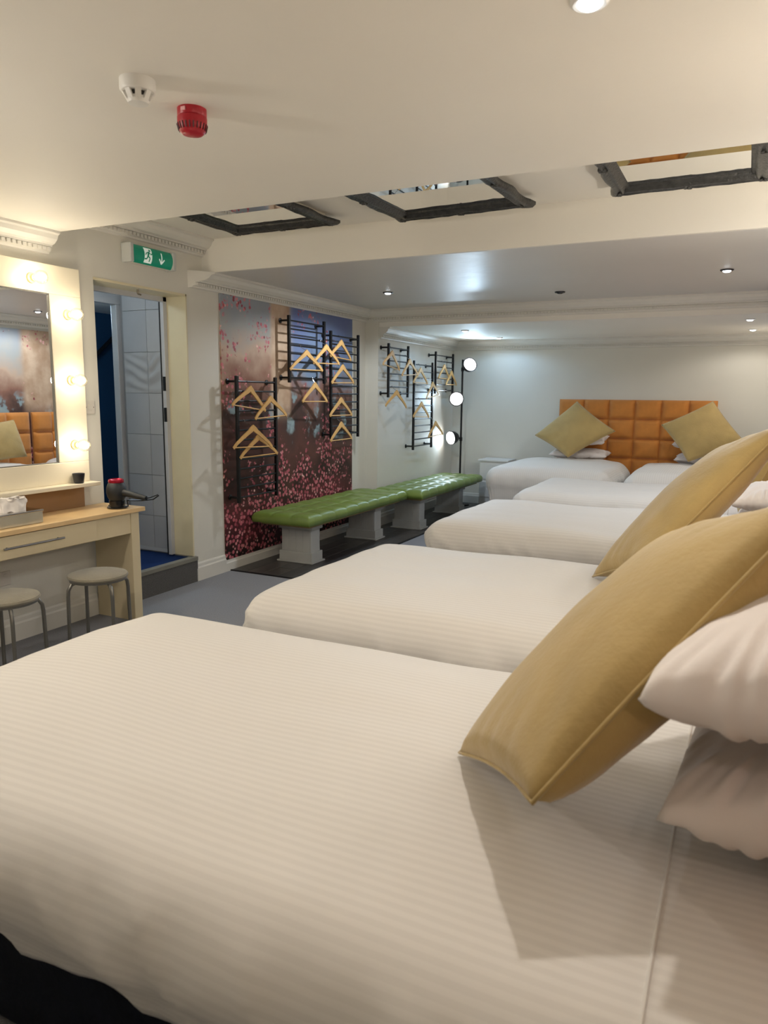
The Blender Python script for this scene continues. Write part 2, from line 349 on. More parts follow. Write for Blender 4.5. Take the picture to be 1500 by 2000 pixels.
def smooth01(t): t = max(0, min(1, t)); return t * t * (3 - 2 * t)
def duvet_mesh(x0, x1, hw, zt, drop, r, seed, puff=.03, wr=1.0, tuck=.45):
    """cloth shell: foot at x0 (drapes), head edge at x1, half-width hw"""
    mb = MB(); uv = []
    arc = r * PI / 2; side = drop - r; ext = arc + max(side, .02)
    ax0 = x0 + r; aw = hw - r                                      # flat part limits
    nx, ny = 110, 92
    S = Vector((seed * 7.3, seed * 3.1, seed * 1.7))
    def prof(e):
        if e < arc: a = e / r; return r * math.sin(a), r * (1 - math.cos(a))
        k = (e - arc); return r - tuck * k * smooth01(k / .12), r + k
    for i in range(nx + 1):
        sx = i / nx
        X = (ax0 - ext) + (x1 - ax0 + ext) * sx
        for j in range(ny + 1):
            Yv = -(aw + ext) + 2 * (aw + ext) * j / ny
            ex = max(0, ax0 - X); ey = max(0, abs(Yv) - aw); sy = 1 if Yv > 0 else -1
            p = 5.0
            e = (ex ** p + ey ** p) ** (1 / p) if (ex > 0 and ey > 0) else max(ex, ey)
            dxn, dyn = (ex, ey)
            l = math.hypot(dxn, dyn) or 1
            out, dn = prof(e)
            # hem waviness
            if e > arc:
                hem = .035 * noise.noise(Vector((X * 3, Yv * 3, 0)) + S) + .02 * noise.noise(Vector((X * 8, Yv * 8, 1)) + S)
                dn += hem * (e - arc) / max(side, .02)
            bx = max(X, ax0); by = max(-aw, min(aw, Yv))
            px = bx - out * dxn / l * (1 if ex > 0 else 0); py = by + sy * out * dyn / l * (1 if ey > 0 else 0)
            pz = zt - dn
            # fill: quilt crown falling off towards the edges
            cx = smooth01((X - ax0 + .25) / .5); cy = smooth01((aw + .2 - abs(Yv)) / .45)
            pz += puff * cx * cy
            q = Vector((X * 1.7, Yv * 1.7, 0)) + S
            pz += wr * .016 * noise.noise(q) * (1 if e < arc else .4)
            pz += wr * .007 * noise.noise(Vector((X * 2.0, Yv * 7, 5)) + S)
            edge = smooth01((e - .05) / .22) if (ex > 0 or ey > 0) else 0
            # creases running over the edge
            cr = noise.noise(Vector((Yv * 9 if ex > ey else X * 9, e * 2.0, 3)) + S)
            cr2 = 1 - abs(noise.noise(Vector((Yv * 5 + X * 5, e * 1.5 + X, 8)) + S)) * 2.2
            a = wr * edge * (.015 * cr + .018 * max(0, cr2) ** 3)
            if ex > ey: px -= a
            elif ey > 0: py += sy * a
            pz += a * .6
            pz = pz if not (sx > .985) else pz - .012 * (sx - .985) / .015
            mb.v.append((px, py, pz)); uv.append((X, Yv))
    mb.f = [(i * (ny + 1) + j, (i + 1) * (ny + 1) + j, (i + 1) * (ny + 1) + j + 1, i * (ny + 1) + j + 1) for i in range(nx) for j in range(ny)]
    return mb, uv

def bed(label, cat_where, loc, rz, x0, x1, hw, zt, seed, xe, drop=.36, group=None, puff=.03, tuck=.45):
    t = thing('divan_bed', label, 'bed', loc, rz, group)
    MB().bbox(x0 + .14, x1, -hw + .125, hw - .125, .03, .34, .02).build('base', M_divan, t, smooth=True)
    for sx in (x0 + .2, x1 - .15):
        for sy in (-hw + .22, hw - .22): MB().lathe([(.022, .0), (.025, .012), (.018, .032)], 10, Matrix.Translation((sx, sy, 0))).build('castor', M_black, t)
    MB().bbox(x0 + .12, x1, -hw + .11, hw - .11, .345, zt - .055, .05).build('mattress', M_sheet, t, smooth=True)
    mb, uv = duvet_mesh(x0, xe, hw, zt, drop, .14, seed, puff, tuck=tuck)
    o = mb.build('duvet', M_duvet, None, smooth='all', fix=False)
    o.location = loc; o.rotation_euler = (0, 0, rz)
    ul = o.data.uv_layers.new(name='UVMap')
    for lp in o.data.loops: ul.data[lp.index].uv = uv[lp.vertex_index]
    so = o.modifiers.new('thick', 'SOLIDIFY'); so.thickness = .022; so.offset = -1
    if xe > .9:      # stitched hem line across the duvet just before the pillows
        ny_ = 93; xsl = sorted(set(round(p[0], 4) for p in uv)); ix = min(range(len(xsl)), key=lambda q: abs(xsl[q] - .655))
        rowv = [mb.v[ix * ny_ + q] for q in range(12, ny_ - 12, 2)]
        MB().tube([(p[0], p[1], p[2] + .0005) for p in rowv], .0035, 6).build('hem_seam', M_duvet, o, smooth='all')
    tag(o, cat_where, 'duvet', 'striped white duvets' if group else None)
    return t, o
XH = .36
# the near row of four, heads to the right wall
B = [(1.545, .64, 1), (3.17, .645, 2), (5.24, .65, 3), (7.10, .65, 4)]
FOOT = {1: -2.16, 2: -1.94, 3: -1.95, 4: -1.89}
NB = ['nearest double bed in the foreground, dark navy divan base', 'second double bed from the camera, between the two foreground cushioned beds',
      'third double bed from the camera with rounded foot corner', 'fourth double bed, just before the pair at the far wall']
ND = ['white striped duvet draped over the nearest bed', 'white striped duvet on the second bed from the camera',
      'cream-lit white duvet on the third bed from the camera', 'bluish-lit white duvet on the fourth bed, before the orange headboard']
for (cy, zt, sd), a, b_ in zip(B, NB, ND):
    bed(a, b_, (-.72, cy, 0), 0, FOOT[sd] + .72, XH + .72, .70, zt, sd, 1.0, drop=.33, group='double beds in a row')
# two beds with heads at the far wall
bed('far bed with its head at the orange headboard, left of the pair', 'white duvet on the left far bed beside the white nightstand', (-1.93, 8.82, 0), PI / 2, -.92, .86, .70, .715, 5,   .45, .42, tuck=.22, group='double beds in a row')
bed('far bed with its head at the orange headboard, right of the pair', 'white duvet on the right far bed, mostly behind the foreground cushion', (-.44, 8.82, 0), PI / 2, -.90, .86, .68, .715, 6,   .45, .42, tuck=.22, group='double beds in a row')

# headboards made of upholstered panels
M_orange = mat('orange_velvet', lin(196, 124, 44), .7, var=.12, vscale=7, bump=.12, bscale=90, sheen=.4)
PAN = {}
def panel_mesh(w_, h_, d=.05):
    key = (round(w_, 3), round(h_, 3))
    if key in PAN: return PAN[key]
    def P(u, v):
        a, b = 2 * u - 1, 2 * v - 1
        k = ((1 - a ** 4) * (1 - b ** 4)) ** .5
        return (w_ * .5 * a, -.012 - d * k ** .7, h_ * .5 * b)
    mb = MB().grid(P, 10, 10); o = mb.build('upholstered_panel', M_orange, None, smooth='all', fix=False)
    PAN[key] = o.data; bpy.data.objects.remove(o); return PAN[key]
def headboard(label, loc, rz, W_, z0, z1, nc, nr, group=None):
    t = thing('headboard', label, 'headboard', loc, rz, group)
    MB().bbox(-W_ / 2, W_ / 2, -.03, .0, 0, z1, .006).build('backing', M_orange, t)
    pw, ph = W_ / nc, (z1 - z0) / nr
    me = panel_mesh(pw, ph)
    for i in range(nc):
        for j in range(nr):
            link('upholstered_panel', me, t, (-W_ / 2 + (i + .5) * pw, -.026, z0 + (j + .5) * ph))
    return t
headboard('orange velvet headboard of square tufts shared by the two far beds', (-1.27, YF - .005, 0), 0, 1.90, .0, 1.475, 6, 6)
for cy, lb in zip([q[0] for q in B], ('nearest bed', 'second bed', 'third bed', 'fourth bed')):
    headboard('orange tufted headboard on the right wall at the head of the %s' % lb, (XR - .015, cy + (.16 if 'third' in lb else 0), 0), -PI / 2, 1.90 if 'third' in lb else 1.40, 0, 1.25, 6 if 'third' in lb else 5, 5, 'orange headboards on the right wall')

# ------------------------------------------------------------------ cushions and pillows
M_olive = mat('olive_gold_velvet', lin(174, 148, 90), .75, var=.10, vscale=5, bump=.15, bscale=70, sheen=.35)
M_pillow = mat('pillowcase_cotton', lin(230, 222, 217), .75, var=.02, bump=.2, bscale=14, sheen=.1)
def cushion(name, label, cat, A, Bc, C, D, T, m, seed, group=None, wr=.004, k=.05, piping=True, tb=.9, n=34):
    """A-B is one edge, C beyond A and D beyond B; front side towards (B-A)x(C-A)"""
    A, Bc, C, D = map(Vector, (A, Bc, C, D)); cen = (A + Bc + C + D) / 4
    nr = (Bc - A).cross(C - A).normalized(); S = Vector((seed * 5.1, seed * 2.3, seed))
    def pt(a, b, side):
        aa = a * (1 - k * (1 - b * b) * abs(a) ** 3); bb = b * (1 - k * (1 - a * a) * abs(b) ** 3)
        u, v = (aa + 1) / 2, (bb + 1) / 2
        p = A * (1 - u) * (1 - v) + Bc * u * (1 - v) + C * (1 - u) * v + D * u * v
        f = max(0, (1 - a ** 2) * (1 - b ** 2)); h = T * .5 * (.85 * f ** .36 + .15 * f)
        edge = max(abs(a), abs(b)); rad = math.atan2(b, a)
        wv = wr * (noise.noise(Vector((a * 3, b * 3, side)) + S) + (1.6 if piping else 2.6) * smooth01((edge - .40) / .5) * f ** .3 * noise.noise(Vector((rad * (6 if piping else 11), edge * 1.5, side * 3)) + S))
        return p + nr * side * (h * (1 if side > 0 else tb) + wv * (1 if f > 0 else 0)) - cen
    mb = MB()
    mb.grid(lambda u, v: pt(2 * u - 1, 2 * v - 1, 1), n, n)
    mb.grid(lambda u, v: pt(2 * v - 1, 2 * u - 1, -1), n, n)
    root = thing(name, label, cat, cen, 0, group)
    o = mb.build('cover', m, root, smooth='all')
    bm = bmesh.new(); bm.from_mesh(o.data); bmesh.ops.remove_doubles(bm, verts=bm.verts[:], dist=.0004); bmesh.ops.recalc_face_normals(bm, faces=bm.faces[:]); bm.to_mesh(o.data); bm.free()
    if piping:
        ring = [pt(-1 + 2 * i / 16, -1, 1) for i in range(16)] + [pt(1, -1 + 2 * i / 16, 1) for i in range(16)] + [pt(1 - 2 * i / 16, 1, 1) for i in range(16)] + [pt(-1, 1 - 2 * i / 16, 1) for i in range(16)]
        MB().tube(ring, .0045, 6, closed=True).build('piping', m, root, smooth='all')
    return root
# foreground cushions: A far-bottom corner, B near-bottom corner, C/D the top edge
A0, B0 = Vector((-.535, 1.50, .685)), Vector((-.265, 1.10, .845)); E2 = Vector((.345, .37, .41)) * 1.16
CG = 'olive velvet scatter cushions'
for i, (of, lb) in enumerate((((0, 0, 0), 'large olive gold velvet cushion leaning on the nearest bed'), ((-.035, 1.82, .012), 'olive gold velvet cushion leaning on the second bed'))):
    of = Vector(of)
    cushion('scatter_cushion', lb, 'cushion', A0 + of, B0 + of, A0 + E2 * (1.14 if i else 1) + of, B0 + E2 * (1.14 if i else 1) + of, .19, M_olive, i, CG, tb=1.5 if i == 0 else 1.25)
cushion('scatter_cushion', 'olive gold velvet cushion on the third bed, seen in the vanity mirror', 'cushion', (.02, 5.98, .74), (.02, 5.45, .70), (.19, 5.96, 1.17), (.19, 5.44, 1.12), .20, M_olive, 5, CG)
# far beds: diamonds resting on a corner
def diamond(label, cx, bx, y, zb, z_l, z_r, zt, xl, xr, xt, seed):
    cushion('scatter_cushion', label, 'cushion', (bx, y - .18, zb), (xr, y - .02, z_r), (xl, y - .02, z_l), (xt, y + .10, zt), .22, M_olive, seed, CG)
diamond('olive cushion standing on its corner on the left far bed', -1.91, -1.93, 9.235, .775, 1.02, 1.10, 1.45, -2.39, -1.41, -1.91, 11)
diamond('olive cushion standing on its corner on the right far bed', -.44, -.56, 9.235, .785, 1.19, .99, 1.47, -.89, .035, -.36, 12)
def pillow(label, c, L_, W_, T, rz, seed, pitch=0, group='white pillows', roll=0):
    R = Matrix.Rotation(rz, 3, 'Z') @ Matrix.Rotation(pitch, 3, 'Y') @ Matrix.Rotation(roll, 3, 'X')
    q = [Vector(c) + R @ Vector((a * W_ / 2, b * L_ / 2, 0)) for a, b in ((-1, -1), (1, -1), (-1, 1), (1, 1))]
    return cushion('pillow', label, 'pillow', *q, T, M_pillow, seed, group, wr=.011, k=.07, piping=False, n=56)
names_b = ('nearest bed', 'second bed', 'third bed', 'fourth bed')
for i, (cy, zt, sd) in enumerate(B):
    near = i == 0
    dy = -.32 if i == 2 else 0
    pillow('white pillow, lower of the two on the %s' % names_b[i], (.145 if near else .15, cy + .05 + dy, .785 if near else .765), .72, .42 if near else .34, .21 if near else .16, -.06, 20 + i)
    pillow('white pillow, upper of the two on the %s' % names_b[i], (.122 if near else .145, cy - .02 + dy, 1.035 if near else .925), .72, .42 if near else .34, .25 if near else .16, -.10 if near else -.05, 30 + i, pitch=-.04, roll=.02)
for i, (cx, s) in enumerate(((-1.93, 'left'), (-.44, 'right'))):
    pillow('white pillow, lower of the two on the %s far bed' % s, (cx + .06, 9.49, .79), .72, .40, .15, PI / 2, 40 + i, pitch=-.05)
    pillow('white pillow, upper of the two on the %s far bed' % s, (cx + .03, 9.485, .985), .72, .40, .15, PI / 2, 44 + i, pitch=-.15)

# ------------------------------------------------------------------ nightstand
M_white = mat('white_satin_wood', lin(222, 222, 220), .4, var=.02)
t = thing('nightstand', 'small white nightstand between the floor lamp and left far bed', 'nightstand', (-2.99, 9.58, 0))
MB().bbox(-.21, .21, -.19, .19, .64, .665, .004).build('top', M_white, t)
MB().bbox(-.19, .19, -.17, .18, .06, .64, .003).build('body', M_white, t)
for z in (.40, .16):
    d = MB().bbox(-.175, .175, -.184, -.168, z, z + .21, .004).build('drawer', M_white, t)
    MB().lathe([(.008, 0), (.008, .012), (.016, .018), (.012, .028)], 12, lookM((0, -.184, z + .105), (0, -1, 0))).build('knob', mat('chrome', lin(200, 200, 200), .15, metal=1), d)
for x in (-.17, .15):
    for y in (-.15, .14): MB().box(x, x + .03, y, y + .03, 0, .06).build('foot', M_white, t)

# ------------------------------------------------------------------ benches
M_green = mat('green_leather', lin(112, 134, 62), .36, var=.14, vscale=5, bump=.08, bscale=120, spec=.6)
M_ped = mat('grey_painted_wood', lin(176, 178, 176), .5, var=.05, vscale=5)
def bench(label, cx, y0, y1, zt, group):
    t = thing('tufted_bench', label, 'bench', (cx, (y0 + y1) / 2, 0), 0, group)
    L_, W_, th = y1 - y0, .60, .095
    nc, nl = 3, 9
    def P(u, v):
        x = (u - .5) * W_; y = (v - .5) * L_
        a = (u * nc) % 1; b = (v * nl) % 1
        tuft = (abs(math.sin(PI * u * nc)) * abs(math.sin(PI * v * nl))) ** .35
        ed = min(1, u * 14, (1 - u) * 14, v * 40, (1 - v) * 40); rd = math.sqrt(max(0, 1 - (1 - ed) ** 2))
        z = zt - .05 + .05 * rd * (.62 + .38 * tuft) + .004 * noise.noise(Vector((x * 6, y * 6, cx)))
        wob = 1 + .012 * abs(math.sin(PI * v * nl)) * (1 if u in (0, 1) else 0)
        return (x * wob, y, z)
    nu, nv = 48, 144
    mb = MB().grid(P, nu, nv)
    ring = [i * (nv + 1) for i in range(nu + 1)] + [nu * (nv + 1) + j for j in range(1, nv + 1)] + [i * (nv + 1) + nv for i in range(nu - 1, -1, -1)] + [j for j in range(nv - 1, 0, -1)]
    o = len(mb.v); vs = [mb.v[i] for i in ring]
    mb.v += [(x * .99, y * .998, zt - th) for x, y, z in vs]; n = len(ring)
    mb.f += [(ring[k], ring[(k + 1) % n], o + (k + 1) % n, o + k) for k in range(n)] + [tuple(o + k for k in range(n))]
    mb.build('seat_cushion', M_green, t, smooth='all')
    MB().bbox(-W_ / 2 + .05, W_ / 2 - .05, -L_ / 2 + .08, L_ / 2 - .08, zt - th - .028, zt - th, .003).build('seat_board', mat('ply_board', lin(150, 132, 90), .6), t)
    zl = zt - th - .028
    for yy in (-L_ / 2 + .33, L_ / 2 - .42):
        pd = MB()
        w2, d2 = .155, .075
        pd.bbox(-w2, w2, yy - d2, yy + d2, .10, zl - .05, .003)
        leg = pd.build('pedestal', M_ped, t)
        MB().bbox(-w2 - .018, w2 + .018, yy - d2 - .018, yy + d2 + .018, .02, .105, .004).bbox(-w2 - .035, w2 + .035, yy - d2 - .035, yy + d2 + .035, .007, .022, .003).build('plinth', M_ped, leg)
        MB().bbox(-w2 - .02, w2 + .02, yy - d2 - .02, yy + d2 + .02, zl - .052, zl, .004).build('capital', M_ped, leg)
        for k in range(4):
            for sy in (-1, 1):
                x = -w2 + .01 + k * (2 * w2 - .02) / 4
                MB().bbox(x + .003, x + (2 * w2 - .02) / 4 - .003, yy + sy * d2 - .003, yy + sy * d2 + .003, .11, zl - .056, .0015).build('tongue_board', M_ped, leg)
    return t
BG = 'green tufted benches along the left wall'
bench('green tufted leather bench in front of the mural', -3.55, 5.20, 7.20, .485, BG)
bench('green tufted leather bench in the far corner below the lamp', -3.38, 7.23, 9.25, .485, BG)
cb = tag(MB().tube([(-3.66, 7.18, .30), (-3.64, 7.2, .18), (-3.60, 7.16, .06), (-3.55, 7.10, .012), (-3.5, 6.95, .012)], .005, 6).tube([(-3.62, 7.19, .33), (-3.57, 7.17, .2), (-3.56, 7.12, .06), (-3.55, 7.10, .012)], .005, 6)
         .build('power_cable', M_black, None, smooth=True), 'black cable dangling beneath the gap between the green benches', 'cable')

# ------------------------------------------------------------------ wall racks
RG = 'black ladder racks on the left wall'
RUNGS = []
def rack(label, x, wall, y0, y1, z0, z1, n):
    t = thing('coat_rack', label, 'coat rack', (x, (y0 + y1) / 2, z0), 0, RG); h = (y1 - y0) / 2; H_ = z1 - z0
    for s in (-1, 1):
        MB().bbox(-.013, .013, s * h - .013, s * h + .013, 0, H_, .003).build('post', M_black, t)
    zs = [.045 + (H_ - .09) * k / (n - 1) for k in range(n)]
    for z in zs: MB().tube([(0, -h, z), (0, h, z)], .0075, 8).build('rung', M_black, t, smooth=True)
    for s in (-1, 1):
        for z in (zs[0], zs[-1]):
            b = MB().tube([(0, s * h, z), (wall - x + .006, s * h, z)], .010, 8).build('wall_bracket', M_black, t, smooth=True)
            MB().lathe([(.024, 0), (.024, .006), (.012, .010)], 12, lookM((wall - x + .002, s * h, z), (1, 0, 0))).build('bracket_plate', M_black, b)
    RUNGS.append((x, y0, y1, [z0 + z for z in zs]))
rack('tall black ladder rack on the mural nearest the doorway', XW + .11, XW + .013, 4.95, 5.505, .59, 1.65, 13)
rack('short black ladder rack high in the middle of the mural', XW + .11, XW + .013, 5.735, 6.355, 1.61, 2.212, 8)
rack('tall black ladder rack at the right edge of the mural', XW + .11, XW + .013, 6.485, 7.065, 1.055, 2.135, 13)
rack('short black ladder rack just past the beige wall pier', XP + .10, XP, 7.50, 8.03, 1.48, 2.077, 8)
rack('tall black ladder rack lit by the lowest lamp head', XP + .10, XP, 8.21, 8.79, .844, 1.92, 13)
rack('short black ladder rack in the corner beside the floor lamp', XP + .10, XP, 8.89, 9.51, 1.53, 2.065, 7)

# ------------------------------------------------------------------ hangers
M_hang = mat('pale_beech', lin(214, 170, 106), .45, var=.10, vscale=14)
M_hook = mat('hook_steel', lin(190, 190, 190), .2, metal=1)
def hanger_meshes():
    W_ = .215
    bt = MB(); pts = []
    N_ = 22
    for k in range(N_ + 1):      # curved shoulder arm, swept with a rounded-rectangle section
        s = -1 + 2 * k / N_
        a = abs(s)
        z = -.012 - .145 * (a ** 1.12) - .010 * max(0, a - .85) / .15
        z += .010 * math.exp(-(a / .10) ** 2)
        hgt = .023 * (1 - .40 * a) + .008 * math.exp(-(a / .12) ** 2); th = .0065 * (1 - .25 * a)
        sl = math.atan2(-.16 * (1 if s > 0 else -1) * (1 if a > .05 else 0), .215)
        pts.append((s * W_, z, hgt, th, sl))
    vs, fs = [], []
    for y, z, hgt, th, sl in pts:
        ny_, nz_ = -math.sin(sl), math.cos(sl)
        for sx, sz in ((-1, -1), (1, -1), (1, 1), (-1, 1)):
            vs.append((sx * th, y + sz * hgt * .8 * ny_, z + sz * hgt * nz_ * .8))
    n = len(pts)
    for i in range(n - 1):
        fs += [(i * 4 + k, i * 4 + (k + 1) % 4, i * 4 + 4 + (k + 1) % 4, i * 4 + 4 + k) for k in range(4)]
    fs += [(3, 2, 1, 0), tuple((n - 1) * 4 + k for k in range(4))]
    arm = MB().add(vs, fs).build('shoulder_arm', M_hang)
    bar = MB().tube([(0, -.195, -.163), (0, .195, -.163)], .0055, 8).build('trouser_bar', M_hang, smooth=True)
    r = [o.data for o in (arm, bar)]
    for o in (arm, bar): bpy.data.objects.remove(o)
    return r
HM = hanger_meshes()
s_, c_ = math.sin(YAW), math.cos(YAW)
def unproj_x(px, py, X):          # pixel on the vertical plane x = X (the rack the hanger hangs on)
    a0, b0 = px - 750, py - 1000
    a = a0 * math.cos(ROLL) + b0 * math.sin(ROLL); b = -a0 * math.sin(ROLL) + b0 * math.cos(ROLL)
    u, v = a / FPX, b / FPX; fw = math.cos(TILT) - v * math.sin(TILT); dn = math.sin(TILT) + v * math.cos(TILT)
    d = (c_ * u - s_ * fw, s_ * u + c_ * fw, -dn); k = X / d[0]
    return d[1] * k, EYE + d[2] * k
def z3(x, y): return 400 + x / 3.703, 560 + y / 3.703
def z4(x, y): return 690 + x / 4.546, 600 + y / 4.546
HANG = [  # rack, apex pixel, yaw deg, roll deg, bar?, label
    (0, z3(300, 755), 3, 7, 1, 'wooden hanger at the top of the doorway-side rack'),
    (0, z3(425, 835), 4, -3, 1, 'wooden hanger overlapped on the right of the doorway-side rack'),
    (0, z3(338, 1110), 11, -2, 1, 'lowest wooden hanger on the doorway-side rack'),
    (0, z3(280, 1040), 11, 1, 1, 'wooden hanger on the lower part of the doorway-side rack, left of two'),
    (1, z3(685, 455), 12, 0, 1, 'wooden hanger on the left of the high middle rack'),
    (1, z3(830, 415), 5, -1, 1, 'wooden hanger on the right of the high middle rack'),
    (1, z3(772, 715), 2, 0, 1, 'wooden hanger hanging below the high middle rack'),
    (2, z3(968, 428), 0, 3, 1, 'topmost wooden hanger on the rack at the mural edge'),
    (2, z3(958, 600), 2, -1, 1, 'second wooden hanger down on the rack at the mural edge'),
    (2, z3(962, 828), 2, 0, 1, 'third wooden hanger down on the rack at the mural edge'),
    (2, z3(950, 995), 1, -1, 1, 'lowest wooden hanger on the rack at the mural edge'),
    (3, z4(320, 428), 0, 7, 1, 'wooden hanger on the upper left of the rack past the pier'),
    (3, z4(460, 500), 1, -3, 1, 'wooden hanger on the right of the rack past the pier'),
    (3, z4(342, 752), 8, 3, 0, 'wooden hanger without bar below the rack past the pier'),
    (4, z4(578, 575), 0, 1, 1, 'topmost wooden hanger on the lamp-lit tall rack'),
    (4, z4(668, 700), 0, -6, 1, 'brightly lit wooden hanger on the right of the lamp-lit tall rack'),
    (4, z4(578, 868), 3, 2, 1, 'wooden hanger halfway down the lamp-lit tall rack'),
    (4, z4(690, 1045), 3, -3, 1, 'lowest wooden hanger on the lamp-lit tall rack'),
    (5, z4(785, 500), -2, 1, 1, 'upper wooden hanger on the corner rack by the lamp'),
    (5, z4(832, 590), -2, 0, 1, 'lower wooden hanger on the corner rack by the lamp'),
]
cnt = {}
for ri, (px, py), yw, rl, bar, lb in HANG:
    x, y0, y1, zs = RUNGS[ri]
    cnt[ri] = cnt.get(ri, -1) + 1
    y, z = unproj_x(px, py, x); y = max(y0 + .03, min(y1 - .03, y))
    zr = min(zs, key=lambda q: abs(q - .055 - z))
    # the thing's origin is the rung it hangs on; the arm clears posts and its neighbours
    off = .032 + .22 * abs(math.sin(math.radians(yw))) + .026 * (cnt[ri] % 2)
    t = thing('coat_hanger', lb, 'hanger', (x, y, zr), 0, 'wooden coat hangers on the racks')
    for nm, me in zip(('shoulder_arm', 'trouser_bar'), HM):
        if nm == 'trouser_bar' and not bar: continue
        o = link(nm, me, t, (off, 0, -.055)); o.rotation_euler = (math.radians(-rl), 0, math.radians(-yw))
    rr = .0118
    loop = [(rr * math.cos(a), 0, rr * math.sin(a)) for a in [math.radians(q) for q in range(205, -1, -20)]]
    MB().tube(loop + [(rr + .004, 0, -.012), (off * .7 + rr * .3, 0, -.034), (off, 0, -.048), (off, 0, -.062)], .0021, 6).build('hook', M_hook, t, smooth=True)

# ------------------------------------------------------------------ floor lamp
t = thing('floor_lamp', 'black three-headed floor lamp in the far left corner', 'lamp', (-3.50, 9.52, .0))
MB().lathe([(.14, .006), (.14, .022), (.12, .03), (.02, .034)], 28).build('base', M_black, t, smooth=True)
MB().tube([(0, 0, .03), (0, 0, 1.99)], .013, 12).build('pole', M_black, t, smooth=True)
M_lit = mat('lamp_lens_lit', (1, 1, 1), .4, emit=(1, .98, .95), estr=14)
for (mz, c, d, pw) in ((1.86, (.125, -.05, 1.925), (.66, -.66, .36), 1.0), (1.47, (-.03, -.13, 1.465), (.30, -.95, .02), .7), (.92, (-.11, -.12, .935), (-.50, -.86, -.12), .20)):
    M_ = lookM(c, d); dv = Vector(d).normalized()
    hd = MB().lathe([(.02, -.125), (.055, -.115), (.078, -.08), (.096, -.02), (.100, 0), (.095, 0), (.09, -.02)], 24, M_).build('lamp_head', M_black, t, smooth=True)
    MB().lathe([(.084, -.012), (.080, .004), (.064, .018), (.036, .028), (.012, .031)], 24, M_).build('lens', M_lit, hd, smooth=True)
    MB().tube([(0, 0, mz), Vector(c) - dv * .11], .010, 8).build('arm', M_black, hd)
    MB().lathe([(.021, -.025), (.021, .025)], 12, Matrix.Translation((0, 0, mz))).build('clamp', M_black, hd)
    light('SPOT', Vector(c) + dv * .07, P_HEAD * pw, (.50, .76, 1), t, .07, d, 150, .6)

# ------------------------------------------------------------------ vanity desk
M_desk = mat('cream_laminate', lin(214, 200, 166), .4, var=.03, vscale=3)
M_top = mat('pale_wood_laminate', lin(222, 190, 140), .4, var=.06, vscale=8)
M_brown = mat('tan_upstand', lin(150, 116, 78), .55, var=.06, vscale=5)
ZD = .760
t = thing('vanity_desk', 'cream dressing table with pale wood top beside the doorway', 'desk', (-3.72, 2.55, 0))
o = (-3.72, 2.55)
def bx(n, m, x0, x1, y0, y1, z0, z1, p, b=.003, ox=o): return MB().bbox(x0 - ox[0], x1 - ox[0], y0 - ox[1], y1 - ox[1], z0, z1, b).build(n, m, p)
bx('table_top', M_top, XW + .004, -3.525, 1.48, 3.60, ZD - .028, ZD, t)
bx('side_panel', M_desk, XW + .02, -3.545, 3.49, 3.56, .0, ZD - .028, t)
bx('side_panel', M_desk, XW + .02, -3.545, 1.52, 1.59, .0, ZD - .028, t)
bx('apron', M_desk, -3.57, -3.55, 1.59, 3.49, .595, ZD - .028, t)
for y0, y1 in ((1.60, 2.30), (2.31, 2.94 + .26)):
    dr = bx('drawer_front', M_desk, -3.552, -3.538, y0, y1, .60, ZD - .034, t)
    if y0 > 2: h0, h1 = 2.55, 2.94
    else: h0, h1 = 1.76, 2.15
    hd = MB().tube([(-3.515 - o[0], h0 - o[1], .664), (-3.515 - o[0], h1 - o[1], .664)], .006, 10)
    for y in (h0 + .03, h1 - .03): hd.tube([(-3.54 - o[0], y - o[1], .664), (-3.515 - o[0], y - o[1], .664)], .005, 8)
    hd.build('handle', mat('brushed_nickel', lin(150, 150, 152), .3, metal=1), dr, smooth=True)
bx('upstand', M_brown, XW + .004, XW + .03, 1.48, 3.415, ZD, .905, t)
MB().box(-.01, .02, .70, .72, .578, .594).build('latch', M_black, t)
# mirror with bulbs
M_frame = mat('white_vanity_frame', lin(230, 221, 198), .4, var=.02)
M_mirror = mat('mirror_silver', (.92, .93, .93), .01, metal=1, var=0)
t = thing('vanity_mirror', 'large lit dressing mirror in a cream frame with round bulbs', 'mirror', (XW, 2.56, .90))
FX = .072
YA, YBm, Z0m, Z1m = -.87, .87, .0, 1.36
gy, gz0, gz1 = .64, .165, 1.19
f_ = MB()
f_.bbox(.003, FX, YA, YBm, gz1, Z1m, .003).bbox(.003, FX, YA, YBm, .03, gz0, .003).bbox(.003, FX, YA, -gy, gz0, gz1, .003).bbox(.003, FX, gy, YBm, gz0, gz1, .003)
f_.build('frame', M_frame, t)
MB().bbox(.003, .155, YA - .01, YBm + .012, .006, .03, .003).build('ledge', M_frame, t)
MB().box(.003, FX - .014, -gy, gy, gz0, gz1).build('mirror_glass', M_mirror, t)
be = MB()
for y0, y1, z0, z1 in ((-gy, gy, gz1 - .006, gz1), (-gy, gy, gz0, gz0 + .006), (-gy, -gy + .006, gz0, gz1), (gy - .006, gy, gz0, gz1)): be.box(FX - .016, FX - .006, y0, y1, z0, z1)
be.build('bead', mat('grey_bead', lin(120, 118, 112), .4), t)
